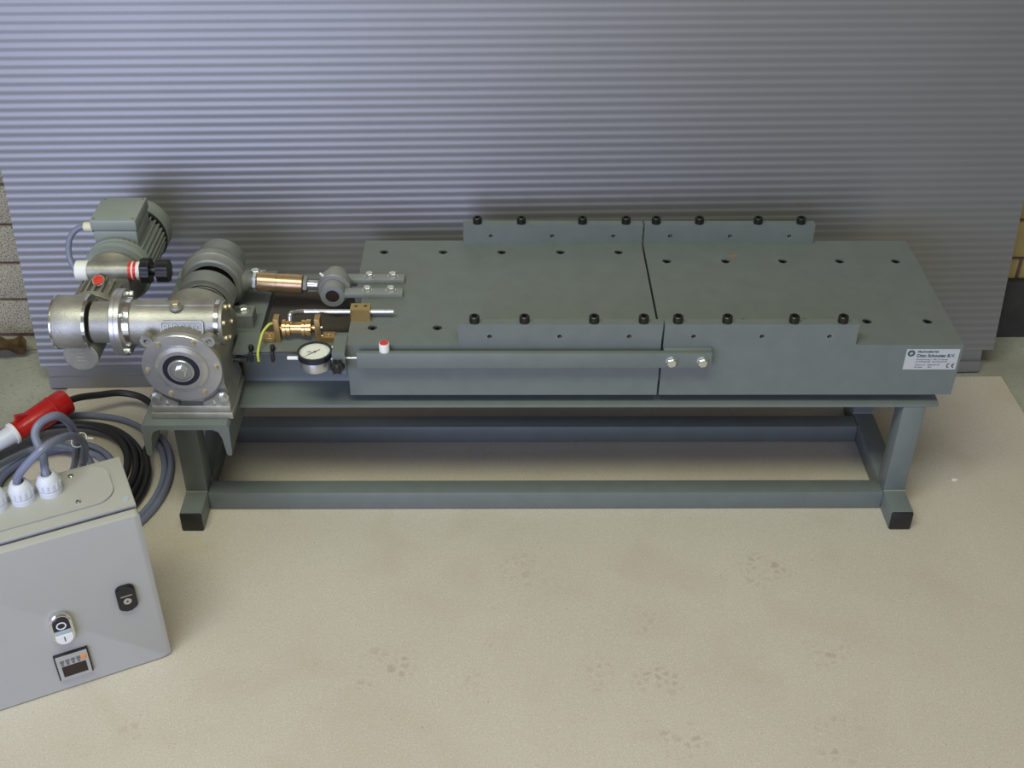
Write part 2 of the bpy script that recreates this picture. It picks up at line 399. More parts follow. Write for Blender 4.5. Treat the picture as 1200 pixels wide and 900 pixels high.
# cross channel that carries the gearbox, flanges down
TZ = .25; X0, X1 = -.3285, -.1875
sec = [(X0, TZ-.004), (X0+.004, TZ), (X1-.004, TZ), (X1, TZ-.004), (X1-.001, TZ-.058), (X1-.003, TZ-.062), (X1-.008, TZ-.062), (X1-.010, TZ-.058), (X1-.0135, TZ-.026), (X1-.018, TZ-.014), (X1-.026, TZ-.0095),
       (X0+.026, TZ-.0095), (X0+.018, TZ-.014), (X0+.0135, TZ-.026), (X0+.010, TZ-.058), (X0+.008, TZ-.062), (X0+.003, TZ-.062), (X0+.001, TZ-.058)]
bm = NB(); prism(bm, sec, 'y', -.083, .30); obj('cross_channel', bm, 'paint', stand)
bm = NB(); prism(bm, [(-.335, .088), (-.158, .088), (-.158, .300), (-.335, .300)], 'z', TZ, .311, [(-.2430, .1785, .0340, 28)]); obj('bearing_base', bm, 'paint', stand)
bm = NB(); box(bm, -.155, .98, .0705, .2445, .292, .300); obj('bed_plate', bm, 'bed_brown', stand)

# ================================================================== TABLES
ZT = .3490; TH = .0215; D = .346; SK = .2495
def rail_part(parent, x0, x1, y0, y1, holes, screws, name='guide_rail'):
    bm = NB(); prism(bm, [(x0, ZT), (x1, ZT), (x1, .3885), (x0, .3885)], 'y', y0, y1, [(h, .3655, .0042, 16) for h in holes])
    r = obj(name, bm, 'paint', parent)
    for h in holes:
        bm = NB(); ring(bm, 'y', (h, y0-.0003, .3655), .0008, .0054, .0041, 20); obj('hole_rim', bm, 'cast_iron', r)
    for s in screws: put('cap_screw', M_CAP, r, (s, (y0+y1)/2, .3885))
    return r
SCR = (.207, .287, .3985, .478, .533, .612, .7195, .798); HOL = (.2313, .3437, .4557, .5595, .6696, .7785)
def table(name, label, loc, x0, x1, holes, xs, hl, rx0, rx1, notch=False):
    t = thing(name, label, 'table', loc)
    o = [(x0, 0.0), (x1, 0.0), (x1, D), (x0, D)]
    if notch: o += [(x0, .1445), (x0+.012, .1445), (x0+.012, .124), (x0, .124)]
    bm = NB(); prism(bm, o, 'z', ZT-TH, ZT, [(a, b, .0079, 20) for a, b in holes])
    p = obj('table_plate', bm, 'paint', t)
    for a, b in holes: put('flush_screw', M_FLUSH, p, (a, b, ZT))
    bm = NB(); box(bm, x0, x1, 0.0, .0105, SK, ZT-TH); obj('front_skirt', bm, 'paint', t)
    bm = NB(); box(bm, x0, x1, D-.012, D, SK, ZT-TH); obj('rear_skirt', bm, 'paint', t)
    rail_part(t, rx0, rx1, .0002, .0162, hl, xs)
    rail_part(t, rx0, rx1, .333, .349, hl, xs)
    return t
ex = (.0378, .1448, .2513, .358, .4638)
sl = table('sliding_table', 'grey flat machine table with the clevis and brass clamp, joined to the connecting rod', (.25, .17, SK), 0.0, .5082,
           [(x, .3035) for x in ex]+[(x, .052) for x in ex], SCR[:4], HOL[:3], .181, .5082, True)
ex2 = (.548, .654, .757, .8597, .961)
ft = table('fixed_table', 'grey flat machine table with the white nameplate on its front', (.76, .17, SK), .5118, 1.0,
           [(x, .271) for x in ex2]+[(x, .0715) for x in ex2], SCR[4:], HOL[3:], .5118, .8235)
# follower bar bolted to the fixed table, with spacer
bm = NB(); box(bm, .0175, .5895, -.0185, -.0085, .3165, .3445, .0008); bar = obj('follower_bar', bm, 'paint', ft)
bm = NB(); box(bm, .5125, .5895, -.0085, 0, .3165, .3465, .0006); obj('spacer', bm, 'paint', bar)
M_BOLT_F = hex_bolt_mesh(.0085, .0075, .0088, 'white_plastic'); M_BOLT_F = hex_bolt_mesh(.0085, .0075, .0088)
for x in (.524, .574): put('hex_bolt', M_BOLT_F, bar, (x, -.0185, .3305), RX)
bm = NB(); lathe(bm, 'z', (.0620, -.0090, .3445), [(0, .0085), (.013, .0085), (.0150, .0078), (.0152, 0)], 28); k = obj('stop_knob', bm, 'white_plastic', bar)
bm = NB(); lathe(bm, 'z', (.0620, -.0090, .3590), [(0, .0072), (.0010, .0070), (.0014, 0)], 28); obj('knob_cap', bm, 'red_plastic', k)
# nameplate
bm = NB(); box(bm, .9087, .9955, -.0012, -.0001, .3012, .3412); npl = obj('nameplate', bm, 'label_plate', ft, 'white metal nameplate with green emblem and printed lines')
def plate_text(s, x, z, size, material='ink', bold=0.0):
    o = bpy.data.objects.new('print', text_mesh('print', s, size, material, .0001, 'LEFT', bold)); C.objects.link(o); o.parent = npl
    o.location = Vector((x, -.0013, z))-WL[npl]; o.rotation_euler = RX; return o
plate_text('Machinefabriek', .9272, .3367, .0056, 'ink_green', .0002)
plate_text('Otto Schouten B.V.', .9265, .3286, .0079, 'ink_green', .0003)
plate_text('Nijverheidsweg 2  3381 LM Giessen', .9270, .3212, .0036)
plate_text('tel. 0184-652022   fax 0184-651273', .9270, .3168, .0036)
plate_text('Machine Nr.   BD00-027-40', .9268, .3105, .0036)
plate_text('Bouwjaar        2001', .9268, .3062, .0036)
# CE mark from two open rings
bm = NB()
def arc(cx, cz, r, tw, a0, a1, y):
    pts = []
    n = 14
    for k in range(n+1): a = math.radians(a0+(a1-a0)*k/n); pts.append((cx+r*math.cos(a), cz+r*math.sin(a)))
    for k in range(n, -1, -1): a = math.radians(a0+(a1-a0)*k/n); pts.append((cx+(r-tw)*math.cos(a), cz+(r-tw)*math.sin(a)))
    prism(bm, pts, 'y', y, y+.0002)
arc(.9838, .3092, .0048, .0016, 95, 265, -.0014); arc(.9920, .3092, .0048, .0016, 95, 265, -.0014)
box(bm, .9876, .9912, -.0014, -.0012, .3086, .3098)
obj('ce_mark', bm, 'ink', npl)
bm = NB(); cyl(bm, 'y', (.9170, -.0014, .3335), .0003, .0062, 28); em = obj('emblem', bm, 'ink_green', npl)
bm = NB()
prism(bm, [(.9135, .3330), (.9180, .3368), (.9190, .3356), (.9150, .3322)], 'y', -.0016, -.0013)
prism(bm, [(.9150, .3312), (.9190, .3345), (.9202, .3334), (.9160, .3300)], 'y', -.0016, -.0013)
obj('emblem_mark', bm, 'label_plate', em)
# clevis on the sliding table
RC = Vector((-.038, .1775, .3525))
for y0, y1 in ((.1440, .1645), (.1910, .2115)):
    bm = NB(); box(bm, -.018, .0815, y0, y1, ZT, ZT+.0085, .0008)
    ring(bm, 'y', (RC.x, y0, RC.z), y1-y0, .0205, .0118, 40)
    cl = obj('clevis_arm', bm, 'paint_light', sl)
    for x in (.0205, .0610): put('hex_bolt', M_BOLT, cl, (x, (y0+y1)/2+.001, ZT+.0085))
bm = NB(); cyl(bm, 'y', (RC.x, .1445, RC.z), .067, .0117, 32); obj('clevis_pin', bm, 'pin', sl)
# brass clamp block with the bent steel rod
bm = NB(); prism(bm, [(.0005, .070), (.0330, .070), (.0330, .0915), (.0005, .0915)], 'z', ZT, ZT+.0225, [(.0095, .083, .0030, 14), (.0250, .083, .0030, 14)]); cb = obj('clamp_block', bm, 'brass', sl)
bm = NB()
for x in (.0095, .025): cyl(bm, 'z', (x, .083, ZT+.014), .004, .0030, 12)
obj('set_screw', bm, 'black_oxide', cb)
bm = NB(); tube(bm, [(-.0965, .053, .352), (-.0965, .055, .364), (-.0955, .060, .3705), (-.089, .072, .3655), (-.080, .0800, .3622), (-.070, .081, .3615), (-.03, .081, .3615), (.0715, .081, .3615)], .0043, 14, 8); obj('contact_rod', bm, 'steel_rod', cb)
# gauge bracket on the left end of the sliding table
bm = NB(); prism(bm, [(-.027, .312), (.0115, .312), (.0115, .3278), (.024, .3278), (.024, .352), (-.027, .352)], 'x', -.0205, 0.0); gb = obj('gauge_bracket', bm, 'paint', sl)
bm = NB(); sp = []
for k in range(24): a = 2*PI*k/24; rr = .0105*(1+.16*math.cos(6*a)); sp.append((-.0120+rr*math.cos(a), .3330-.002+rr*math.sin(a)))
prism(bm, sp, 'y', -.041, -.030); cyl(bm, 'y', (-.0120, -.030, .331), .004, .006, 18); lathe(bm, 'y', (-.0120, -.0440, .331), [(0, .004), (.003, .0075)], 18); obj('star_knob', bm, 'black', gb)
bm = NB(); box(bm, .6655, .6755, .2875, .2895, ZT+.0001, ZT+.0012); single('metal_chip', bm, 'swarf', 'tiny orange metal chip lying on the fixed table', 'chip', (.6705, .2885, ZT))

# ================================================================== DIAL GAUGE
gx, gy, gz = -.0495, -.0135, .3335
dg_ = thing('dial_gauge', 'round dial gauge with white face and black bezel held in the grey bracket', 'gauge', (gx, gy, .318))
bm = NB(); lathe(bm, 'z', (gx, gy, .318), [(0, .0235), (.0012, .0250), (.0190, .0250), (.020, .0245)], 48); obj('gauge_body', bm, 'machined', dg_)
bm = NB(); ring(bm, 'z', (gx, gy, .3380), .0095, .0280, .0245, 56); ring(bm, 'z', (gx, gy, .3375), .002, .0265, .02, 56); obj('bezel', bm, 'seal', dg_)
bm = NB(); cyl(bm, 'z', (gx, gy, .3380), .0068, .0246, 56); face = obj('dial_face', bm, 'dial', dg_)
bm = NB(); zf = .3449
for k in range(50):
    a = 2*PI*k/50; L_ = .0032 if k % 5 == 0 else .0017; wd = .00022
    dx, dy = math.cos(a), math.sin(a); r0, r1 = .0232-L_, .0232
    prism(bm, [(gx+dx*r0-dy*wd, gy+dy*r0+dx*wd), (gx+dx*r1-dy*wd, gy+dy*r1+dx*wd), (gx+dx*r1+dy*wd, gy+dy*r1-dx*wd), (gx+dx*r0+dy*wd, gy+dy*r0-dx*wd)], 'z', zf-.0002, zf+.00005)
ring(bm, 'z', (gx-.0085, gy-.0005, zf-.0002), .00025, .0042, .0038, 24); obj('graduations', bm, 'ink', face)
bm = NB()
for i in range(10):
    a = PI/2-2*PI*i/10+.6; me = None
bm.free()
bm = NB(); a = math.radians(222); dx, dy = math.cos(a), math.sin(a)
prism(bm, [(gx+dx*.021, gy+dy*.021), (gx-dy*.0007, gy+dx*.0007), (gx-dx*.010-dy*.0004, gy-dy*.010+dx*.0004), (gx-dx*.010+dy*.0004, gy-dy*.010-dx*.0004), (gx+dy*.0007, gy-dx*.0007)], 'z', zf+.0004, zf+.0008)
cyl(bm, 'z', (gx, gy, zf), .0012, .0017, 16)
prism(bm, [(gx-.0085-.003, gy-.0003), (gx-.0085+.002, gy-.0011), (gx-.0085+.002, gy+.0006)], 'z', zf+.0003, zf+.0006); obj('pointer', bm, 'ink', face)
bm = NB(); cyl(bm, 'x', (gx-.045, gy, .3335), .022, .0032, 18, .0006); obj('spindle_cap', bm, 'white_plastic', dg_)
bm = NB(); cyl(bm, 'x', (gx+.024, gy, .3335), .012, .0038, 18); cyl(bm, 'x', (gx+.048, gy, .3335), .0190, .0016, 12); obj('spindle', bm, 'steel_rod', dg_)
bm = NB(); lathe(bm, 'x', (gx+.026, gy+.012, .346), [(0, .002), (.003, .002), (.003, .0034), (.006, .0034), (.0068, .0025)], 14); obj('clamp_screw', bm, 'white_plastic', dg_)

# ================================================================== BRASS CONTACT UNIT
cs = thing('brass_contact_unit', 'brass barrel held between two small brass brackets on the channel beam', 'switch', (-.095, .05, BT))
for x0, x1, f0, f1 in ((-.1225, -.1130, -.1415, -.1225), (-.0555, -.0460, -.0460, -.0240)):
    bm = NB(); box(bm, x0, x1, .040, .058, BT, BT+.0445, .0008); bk = obj('bracket', bm, 'brass', cs)
    bm = NB(); box(bm, f0, f1, .0385, .058, BT, BT+.010, .0008); ftb = obj('bracket_foot', bm, 'brass', bk)
    put('cap_screw', to_mesh('cap_screw', lathe(NB(), 'z', (0, 0, 0), [(0, .0042), (.0016, .0040), (.0016, .0022), (.0004, .002), (.0004, 0)], 16), 'brass_bright'), ftb, ((f0+f1)/2, .048, BT+.010))
bm = NB(); lathe(bm, 'x', (-.1130, .050, .3500), [(0, .004), (.0035, .004), (.0035, .0130), (.0042, .0140), (.0095, .0140), (.0100, .0118), (.0120, .0118), (.0125, .0136), (.0170, .0136), (.0175, .0100), (.0355, .0100), (.0360, .0136), (.0405, .0136), (.0410, .0118), (.0430, .0118), (.0435, .0140), (.0510, .0140), (.0515, .0130), (.0515, .004), (.0575, .004)], 36)
obj('barrel', bm, 'brass_bright', cs)
bm = NB()
for z in (.338, .355): cyl(bm, 'x', (-.0462, .044, z), .003, .0017, 10)
obj('terminal_screw', bm, 'zinc', cs)
bm = NB(); tube(bm, [(-.1235, .048, .360), (-.1300, .044, .360), (-.1390, .034, .352), (-.1430, .022, .3415), (-.1447, .0110, .3345), (-.1455, .0046, .3262), (-.1452, .0040, .315)], .0023, 10, 8)
single('earth_wire', bm, 'yellow_wire', 'yellow-green wire curving down from the left brass bracket', 'wire', (-.145, .009, .315))
sw = thing('sensor_cable', 'thin black cable strapped along the front edge of the channel beam', 'cable', (-.13, .010, .32))
bm = NB(); tube(bm, [(-.1865, .0085, .3180), (-.172, .0090, .3195), (-.150, .0095, .3255), (-.12, .0100, .3268), (-.083, .0100, .3268), (-.0765, .0092, .3235), (-.0735, .0095, .3180), (-.0710, .0170, .3125), (-.0660, .0300, .3105)], .0019, 8, 6)
tube(bm, [(-.1868, .006, .317), (-.175, .006, .3165), (-.163, .006, .318)], .0042, 10, 6); obj('cable_run', bm, 'black', sw)
for x in (-.158, -.123):
    bm = NB(); box(bm, x-.0028, x+.0028, .006, .0155, .311, .3305, .0010); t = obj('cable_tie', bm, 'black', sw)
    bm = NB(); lathe(bm, 'z', (x, .018, .3275), [(0, .0040), (.006, .0045), (.0095, .0035), (.010, 0)], 14); obj('tie_head', bm, 'black', t)

# ================================================================== BEARINGS AND CONNECTING ROD
AXX, AXZ = -.2475, .3560
def pillow(name, label, y, wth, R, footx, hole=.0400):
    p = thing(name, label, 'bearing', (AXX, y, .311))
    bm = NB(); z0 = .311; fh = .0245
    # housing outline in (x, z): feet blending into the round
    pts = [(AXX-footx, z0), (AXX+footx, z0), (AXX+footx, z0+fh), (AXX+footx-.034, z0+fh)]
    a0, a1 = math.radians(8), math.radians(172)
    pts += [(AXX+footx-.040, z0+fh+.003), (AXX+R*math.cos(a0)+.001, AXZ+R*math.sin(a0))]
    n = 26
    for k in range(1, n): a = a0+(a1-a0)*k/n; pts.append((AXX+R*math.cos(a), AXZ+R*math.sin(a)))
    pts += [(AXX-R*math.cos(a0)-.001, AXZ+R*math.sin(a0)), (AXX-footx+.040, z0+fh+.003), (AXX-footx+.034, z0+fh), (AXX-footx, z0+fh)]
    prism(bm, pts, 'y', y-wth/2, y+wth/2, [(AXX, AXZ, hole, 40)])
    bmesh.ops.bevel(bm, geom=[e for e in bm.edges if len(e.link_faces) == 2 and e.calc_face_angle(0) > 1.2], offset=.0022, segments=2, affect='EDGES')
    obj('housing', bm, 'cast_iron', p)
    bm = NB(); ring(bm, 'y', (AXX, y-wth/2-.006, AXZ), wth+.012, hole-.001, hole-.008, 40); obj('bearing_ring', bm, 'polished', p)
    bm = NB(); ring(bm, 'y', (AXX, y-wth/2+.004, AXZ), wth-.008, hole+.0001, .0213, 40); obj('bearing_seal', bm, 'black', p)
    for s in (-1, 1): put('hex_bolt', M_BOLT_L, p, (AXX+s*(footx-.017), y, z0+fh))
    return p
pillow('pillow_block', 'cast grey pillow block bearing between the gearbox and the eccentric ring', .125, .034, .0500, .0765)
pillow('pillow_block', 'cast grey pillow block bearing behind the eccentric ring, partly hidden', .248, .030, .0425, .0765, .034)
bm = NB(); cyl(bm, 'y', (AXX, .072, AXZ), .205, .0212, 40, .001)
single('drive_shaft', bm, 'steel_rod', 'steel shaft running from the gearbox through the pillow blocks', 'shaft', (AXX, .17, AXZ-.0212))
# eccentric ring, stub, bronze sleeve, eye
rod = thing('connecting_rod', 'connecting rod with cast eccentric ring, copper-coloured turnbuckle sleeve and grey eye', 'rod', (-.14, .18, .33))
EC = Vector((-.2430, .1785, .3665)); RV = (RC-EC); rd = RV.normalized()
bm = NB()
def er(t0, t1, prof, o, ri, seg=56):
    """ring along Y with an outer profile (t, r) and bore ri"""
    u, v, d = AX['y']; R = []
    for t, r in [(prof[0][0], ri)]+prof+[(prof[-1][0], ri)]:
        R.append([bm.verts.new(o+d*t+u*(r*math.cos(2*PI*k/seg))+v*(r*math.sin(2*PI*k/seg))) for k in range(seg)])
    for i in range(len(R)):
        a, b = R[i], R[(i+1) % len(R)]
        for k in range(seg): bm.faces.new((a[k], b[k], b[(k+1) % seg], a[(k+1) % seg]))
er(0, 0, [(-.0245, .0475), (-.0225, .0505), (-.010, .0535), (-.007, .0558), (.007, .0558), (.010, .0535), (.0225, .0505), (.0245, .0475)], EC, .0400)
obj('eccentric_ring', bm, 'cast_iron', rod)
bm = NB(); cyl(bm, 'y', EC+Vector((0, -.020, 0)), .040, .0400, 40); obj('eccentric_hub', bm, 'black', rod)
bm = NB(); lathe(bm, rd, EC+rd*.050, [(0, .021), (.008, .0165), (.014, .012), (.024, .0085)], 28); obj('stub', bm, 'cast_iron', rod)
L0 = .0735
bm = NB(); lathe(bm, rd, EC+rd*(L0-.0085), [(0, .0145), (.0015, .0165), (.0065, .0165), (.0085, .0145)], 6, .4); obj('lock_nut', bm, 'zinc', rod)
bm = NB(); lathe(bm, rd, EC+rd*L0, [(0, .0155), (.0012, .0170), (.0330, .0170), (.0334, .0163), (.0460, .0163), (.0464, .0170), (.0768, .0170), (.0780, .0155)], 48); obj('sleeve', bm, 'bronze', rod)
bm = NB(); lathe(bm, rd, EC+rd*(L0+.078), [(0, .0130), (.0015, .0150), (.0065, .0150), (.008, .0130)], 6, .4); obj('lock_nut', bm, 'paint_light', rod)
bm = NB(); lathe(bm, rd, EC+rd*(L0+.086), [(0, .0085), (.0175, .0085), (.0200, .0095), (.0270, .0115)], 24); obj('threaded_stem', bm, 'zinc', rod)
bm = NB(); er(0, 0, [(-.0110, .0278), (-.0098, .0290), (.0098, .0290), (.0110, .0278)], RC, .0119, 48); obj('rod_eye', bm, 'paint_light', rod)
bm = NB(); er(0, 0, [(-.0113, .0284), (-.0100, .0292), (-.0096, .0285)], RC, .0268, 48); obj('eye_rim', bm, 'machined', rod)
bm = NB(); nd = Vector((-.62, -.1, .78)).normalized(); lathe(bm, nd, RC+nd*.0275, [(0, .0028), (.004, .0028), (.0045, .0018), (.007, .0022), (.009, .0012)], 12); obj('grease_nipple', bm, 'white_plastic', rod)

# ================================================================== GEAR MOTOR
YD = -.0745; YG = -.010; GX, GZ = AXX, .3550; WZ = .4000; DR = .0618
gm = thing('gear_motor', 'cast aluminium worm gear motor with grey electric motor, bolted to the stand end', 'motor', (GX, -.01, TZ))
bm = NB()
# wheel housing (round, axis Y) and foot casting
lathe(bm, 'y', (GX, YD+.010, GZ), [(0, .0600), (.004, .0610), (.018, .0600), (.100, .0600), (.112, .0618), (.130, .0618), (.132, .0605)], 64)
prism(bm, [(GX-.0640, TZ+.024), (GX+.0640, TZ+.024), (GX+.0560, TZ+.060), (GX+.0585, GZ-.01), (GX-.0585, GZ-.01), (GX-.0560, TZ+.060)], 'y', -.052, .036)
# worm housing along X above the wheel
lathe(bm, 'x', (-.3290, YG, WZ), [(0, .0355), (.004, .0355), (.010, .0345), (.128, .0345), (.132, .0345)], 48)
box(bm, -.322, -.198, YG-.006, YG+.010, WZ, WZ+.0352, .0012)
box(bm, -.310, -.200, YG-.0335, YG+.030, GZ+.01, WZ-.004, .004)
hs = obj('gear_housing', bm, 'cast', gm)
# raised name field with cast lettering, tangent to the worm housing
FC = Vector((GX+.003, YG-.0345, .4120)); FR = (math.radians(-24), 0, 0)
bm = NB(); prism(bm, rrect(0, 0, .0660, .0215, .005), 'y', -.0005, .012); nfm = to_mesh('name_field', bm, 'cast_iron'); put('name_field', nfm, hs, FC, FR)
bm = NB(); o_, i_ = rrect(0, 0, .0660, .0215, .005), rrect(0, 0, .0622, .0177, .004)
for k in range(len(o_)):
    k2 = (k+1) % len(o_); prism(bm, [o_[k], o_[k2], i_[k2], i_[k]], 'y', -.0022, -.0004)
bmesh.ops.remove_doubles(bm, verts=bm.verts[:], dist=1e-6); put('field_border', to_mesh('field_border', bm, 'cast'), hs, FC, FR)
put('cast_letters', text_mesh('cast_letters', 'EUROSTC', .0140, 'cast', .0011, 'CENTER', .0003), hs, FC+Vector((0, -.0010, 0)), (PI/2+FR[0], 0, 0))
# foot
bm = NB(); box(bm, GX-.0655, GX+.0655, -.0665, .040, TZ, TZ+.0125, .0015); box(bm, GX-.0635, GX+.0635, -.0645, .038, TZ+.0125, TZ+.0255, .003)
for s in (-1, 1):
    prism(bm, [(GX+s*.0635, TZ+.024), (GX+s*.0600, TZ+.046), (GX+s*.0540, TZ+.0505), (GX+s*.0460, TZ+.0495), (GX+s*.0380, TZ+.040), (GX+s*.020, TZ+.030), (GX+s*.020, TZ+.024)], 'y', -.0620, -.040)
foot = obj('gear_foot', bm, 'cast', gm)
for s in (-1, 1):
    put('hex_bolt', M_BOLT, foot, (GX+s*.0535, -.0620, TZ+.0415), RX)
    bm = NB(); lathe(bm, 'z', (GX+s*.0375, -.0590, TZ+.0255), [(0, .0034), (.008, .0034), (.009, .0028)], 12); lathe(bm, 'z', (GX+s*.0375, -.0590, TZ+.0255), [(0, .0052), (.004, .0052)], 6); obj('stud', bm, 'zinc', foot)
# front cover disc with screws, seal, shaft end
bm = NB()
lathe(bm, 'y', (GX, YD, GZ), [(.010, DR), (.0012, DR), (0, DR-.0012), (0, .0435), (.0010, .0430), (.0010, .0418), (-.0010, .0412), (-.0010, .0405), (-.0050, .0350), (-.0050, .0287), (-.0015, .0283), (-.0015, .02)], 72); cov = obj('cover_disc', bm, 'machined', gm)
bm = NB(); ring(bm, 'y', (GX, YD-.0045, GZ), .004, .0285, .0208, 48); obj('shaft_seal', bm, 'seal', cov)
bm = NB(); lathe(bm, 'y', (GX, YD-.008, GZ), [(.01, .0205), (.001, .0205), (0, .0195), (0, .0170), (.0020, .0165), (.0020, .005)], 40); sh = obj('shaft_end', bm, 'machined', cov)
put('hex_bolt', hex_bolt_mesh(.0092, .0065, .0160), sh, (GX, YD-.0062, GZ), RX)
for k in range(6):
    a = math.radians(60*k+3); put('hex_bolt', M_BRASSBOLT, cov, (GX+.0535*math.cos(a), YD, GZ+.0535*math.sin(a)), RX)
for a in (132, 48):
    a = math.radians(a); ex_, ez_ = GX+.0715*math.cos(a), GZ+.0655*math.sin(a)
    bm = NB(); ring(bm, 'y', (ex_, YD+.003, ez_), .012, .0098, .0042, 28); cyl(bm, 'y', (ex_, YD+.009, ez_), .004, .0045, 16)
    prism(bm, [(ex_-.008*math.sin(a), ez_+.008*math.cos(a)), (ex_+.008*math.sin(a), ez_-.008*math.cos(a)), (GX+.055*math.cos(a-.22), GZ+.055*math.sin(a-.22)), (GX+.055*math.cos(a+.22), GZ+.055*math.sin(a+.22))], 'y', YD+.006, YD+.014)
    obj('lug', bm, 'cast', hs)
# oil plug on top
op = NB(); lathe(op, 'z', (-.2555, YG-.012, WZ+.0335), [(0, .0105), (.003, .0105), (.0035, .0095), (.006, .0095)], 28); opo = obj('oil_plug', op, 'cast', gm)
op = NB(); lathe(op, 'z', (-.2555, YG-.012, WZ+.0395), [(0, .0074), (.004, .0074), (.0052, .0062)], 6, .2); obj('plug_head', op, 'brass_dull', opo)
# right end cover of the worm
bm = NB(); lathe(bm, 'x', (-.1975, YG, WZ), [(0, .0345), (.001, .0365), (.007, .0365), (.008, .0350)], 48); rc = obj('end_cover', bm, 'polished', gm)
bm = NB(); lathe(bm, 'x', (-.1895, YG, WZ), [(0, .0345), (.0045, .0345), (.0055, .0335)], 48); obj('end_plate', bm, 'cast', rc)
for k in range(6):
    a = math.radians(60*k+30); put('hex_bolt', M_BRASSBOLT, rc, (-.1840, YG+.0280*math.cos(a), WZ+.0280*math.sin(a)), RXP)
# left flanges between both gearboxes
bm = NB(); lathe(bm, 'x', (-.3540, YG, WZ), [(0, .0520), (.001, .0530), (.0070, .0530), (.0076, .0520), (.0082, .0530), (.0150, .0530), (.0160, .0520)], 64); fg = obj('joint_flange', bm, 'machined', gm)
bm = NB(); lathe(bm, 'x', (-.3380, YG, WZ), [(0, .0400), (.010, .0390), (.0110, .0375)], 48); obj('flange_collar', bm, 'polished', fg)
for k in range(4):
    a = math.radians(90*k+45+180); put('hex_bolt', M_BOLT_S, fg, (-.3380, YG+.0458*math.cos(a), WZ+.0458*math.sin(a)), RXP)
bm = NB(); lathe(bm, 'x', (-.3900, YG, WZ), [(0, .0330), (.020, .0330), (.036, .0340)], 40); obj('neck', bm, 'cast', gm)
# second gearbox
bm = NB(); lathe(bm, 'x', (-.4470, YG, WZ), [(0, .0415), (.004, .0425), (.046, .0425), (.050, .0415)], 48)
cyl(bm, 'y', (-.4130, -.0385, .3555), .100, .0268, 40); box(bm, -.437, -.392, -.030, .050, .345, .400, .008); sg = obj('second_gear_housing', bm, 'cast', gm)
bm = NB(); lathe(bm, 'x', (-.4510, YG, WZ), [(0, .036), (.0015, .0425), (.0025, .0432), (.0050, .0432)], 48); obj('housing_rim', bm, 'polished', sg)
bm = NB(); ring(bm, 'x', (-.3985, YG, WZ), .0045, .0438, .030, 48); obj('housing_rim', bm, 'polished', sg)
bm = NB(); lathe(bm, 'y', (-.4130, -.0425, .3555), [(0, .0250), (.0012, .0272), (.006, .0272), (.007, .026)], 40); ec = obj('end_cap', bm, 'cast', sg)
bm = NB()
for k in range(4):
    box(bm, -.4215+.002, -.4045-.002, -.0431, -.0420, .3665-.0070*k, .3690-.0070*k)
obj('cast_marks', bm, 'cast', ec)
# variator housing with fins, flange
VX, VZ = -.4120, .3680
bm = NB(); lathe(bm, 'y', (VX, .048, VZ), [(0, .046), (.004, .048), (.010, .048), (.012, .040), (.060, .0395), (.115, .042), (.130, .050), (.138, .0500)], 56)
vb = obj('variator_housing', bm, 'cast', gm)
bm = NB()
for k in range(-4, 5):
    a = math.radians(90+k*15); dx, dz = math.cos(a), math.sin(a); w2 = .0018
    p = [(VX+dx*.036-dz*w2, VZ+dz*.036+dx*w2), (VX+dx*.0465-dz*w2, VZ+dz*.0465+dx*w2), (VX+dx*.0465+dz*w2, VZ+dz*.0465-dx*w2), (VX+dx*.036+dz*w2, VZ+dz*.036-dx*w2)]
    prism(bm, p, 'y', .055, .125)
obj('fins', bm, 'cast', vb)
KY, KZ = .118, .4185
bm = NB(); cyl(bm, 'x', (-.432, KY, KZ), .082, .0150, 32); box(bm, -.425, -.365, KY-.013, KY+.016, KZ-.03, KZ+.004, .004); obj('control_housing', bm, 'cast', vb)
bm = NB(); lathe(bm, 'x', (-.4520, KY, KZ), [(0, .0150), (.0015, .0170), (.0195, .0170), (.021, .0160)], 32); obj('dial_cap', bm, 'white_plastic', vb, 'white ribbed end cap')
for i_, (x0, x1, m_) in enumerate(((-.3640, -.3590, 'red_plastic'), (-.3590, -.3565, 'white_plastic'), (-.3565, -.3515, 'red_plastic'), (-.3515, -.3440, 'white_plastic'))):
    bm = NB(); cyl(bm, 'x', (x0, KY, KZ), x1-x0, .0153, 32); obj('scale_ring', bm, m_, vb)
def knob(bm, x, r, ln):
    sp = []
    for k in range(40): a = 2*PI*k/40; rr = r*(1+.07*math.cos(8*a)); sp.append((KY+rr*math.cos(a), KZ+rr*math.sin(a)))
    prism(bm, sp, 'x', x, x+ln)
bm = NB(); knob(bm, -.3440, .0205, .0150); cyl(bm, 'x', (-.330, KY, KZ), .014, .0075, 20); knob(bm, -.3180, .0185, .0190); obj('hand_knob', bm, 'black', vb)
bm = NB(); lathe(bm, (0, -.55, .83), (-.4085, .0905, .4145), [(0, .0105), (.0035, .0105), (.004, .0098)], 28); rp = obj('oil_fill', bm, 'cast', vb)
bm = NB(); lathe(bm, (0, -.55, .83), Vector((-.4085, .0905, .4145))+Vector((0, -.55, .83))*.004, [(0, .0085), (.0015, .0085), (.0015, .0045), (.0004, .0040), (.0004, 0)], 28); obj('red_plug', bm, 'red_plastic', rp)
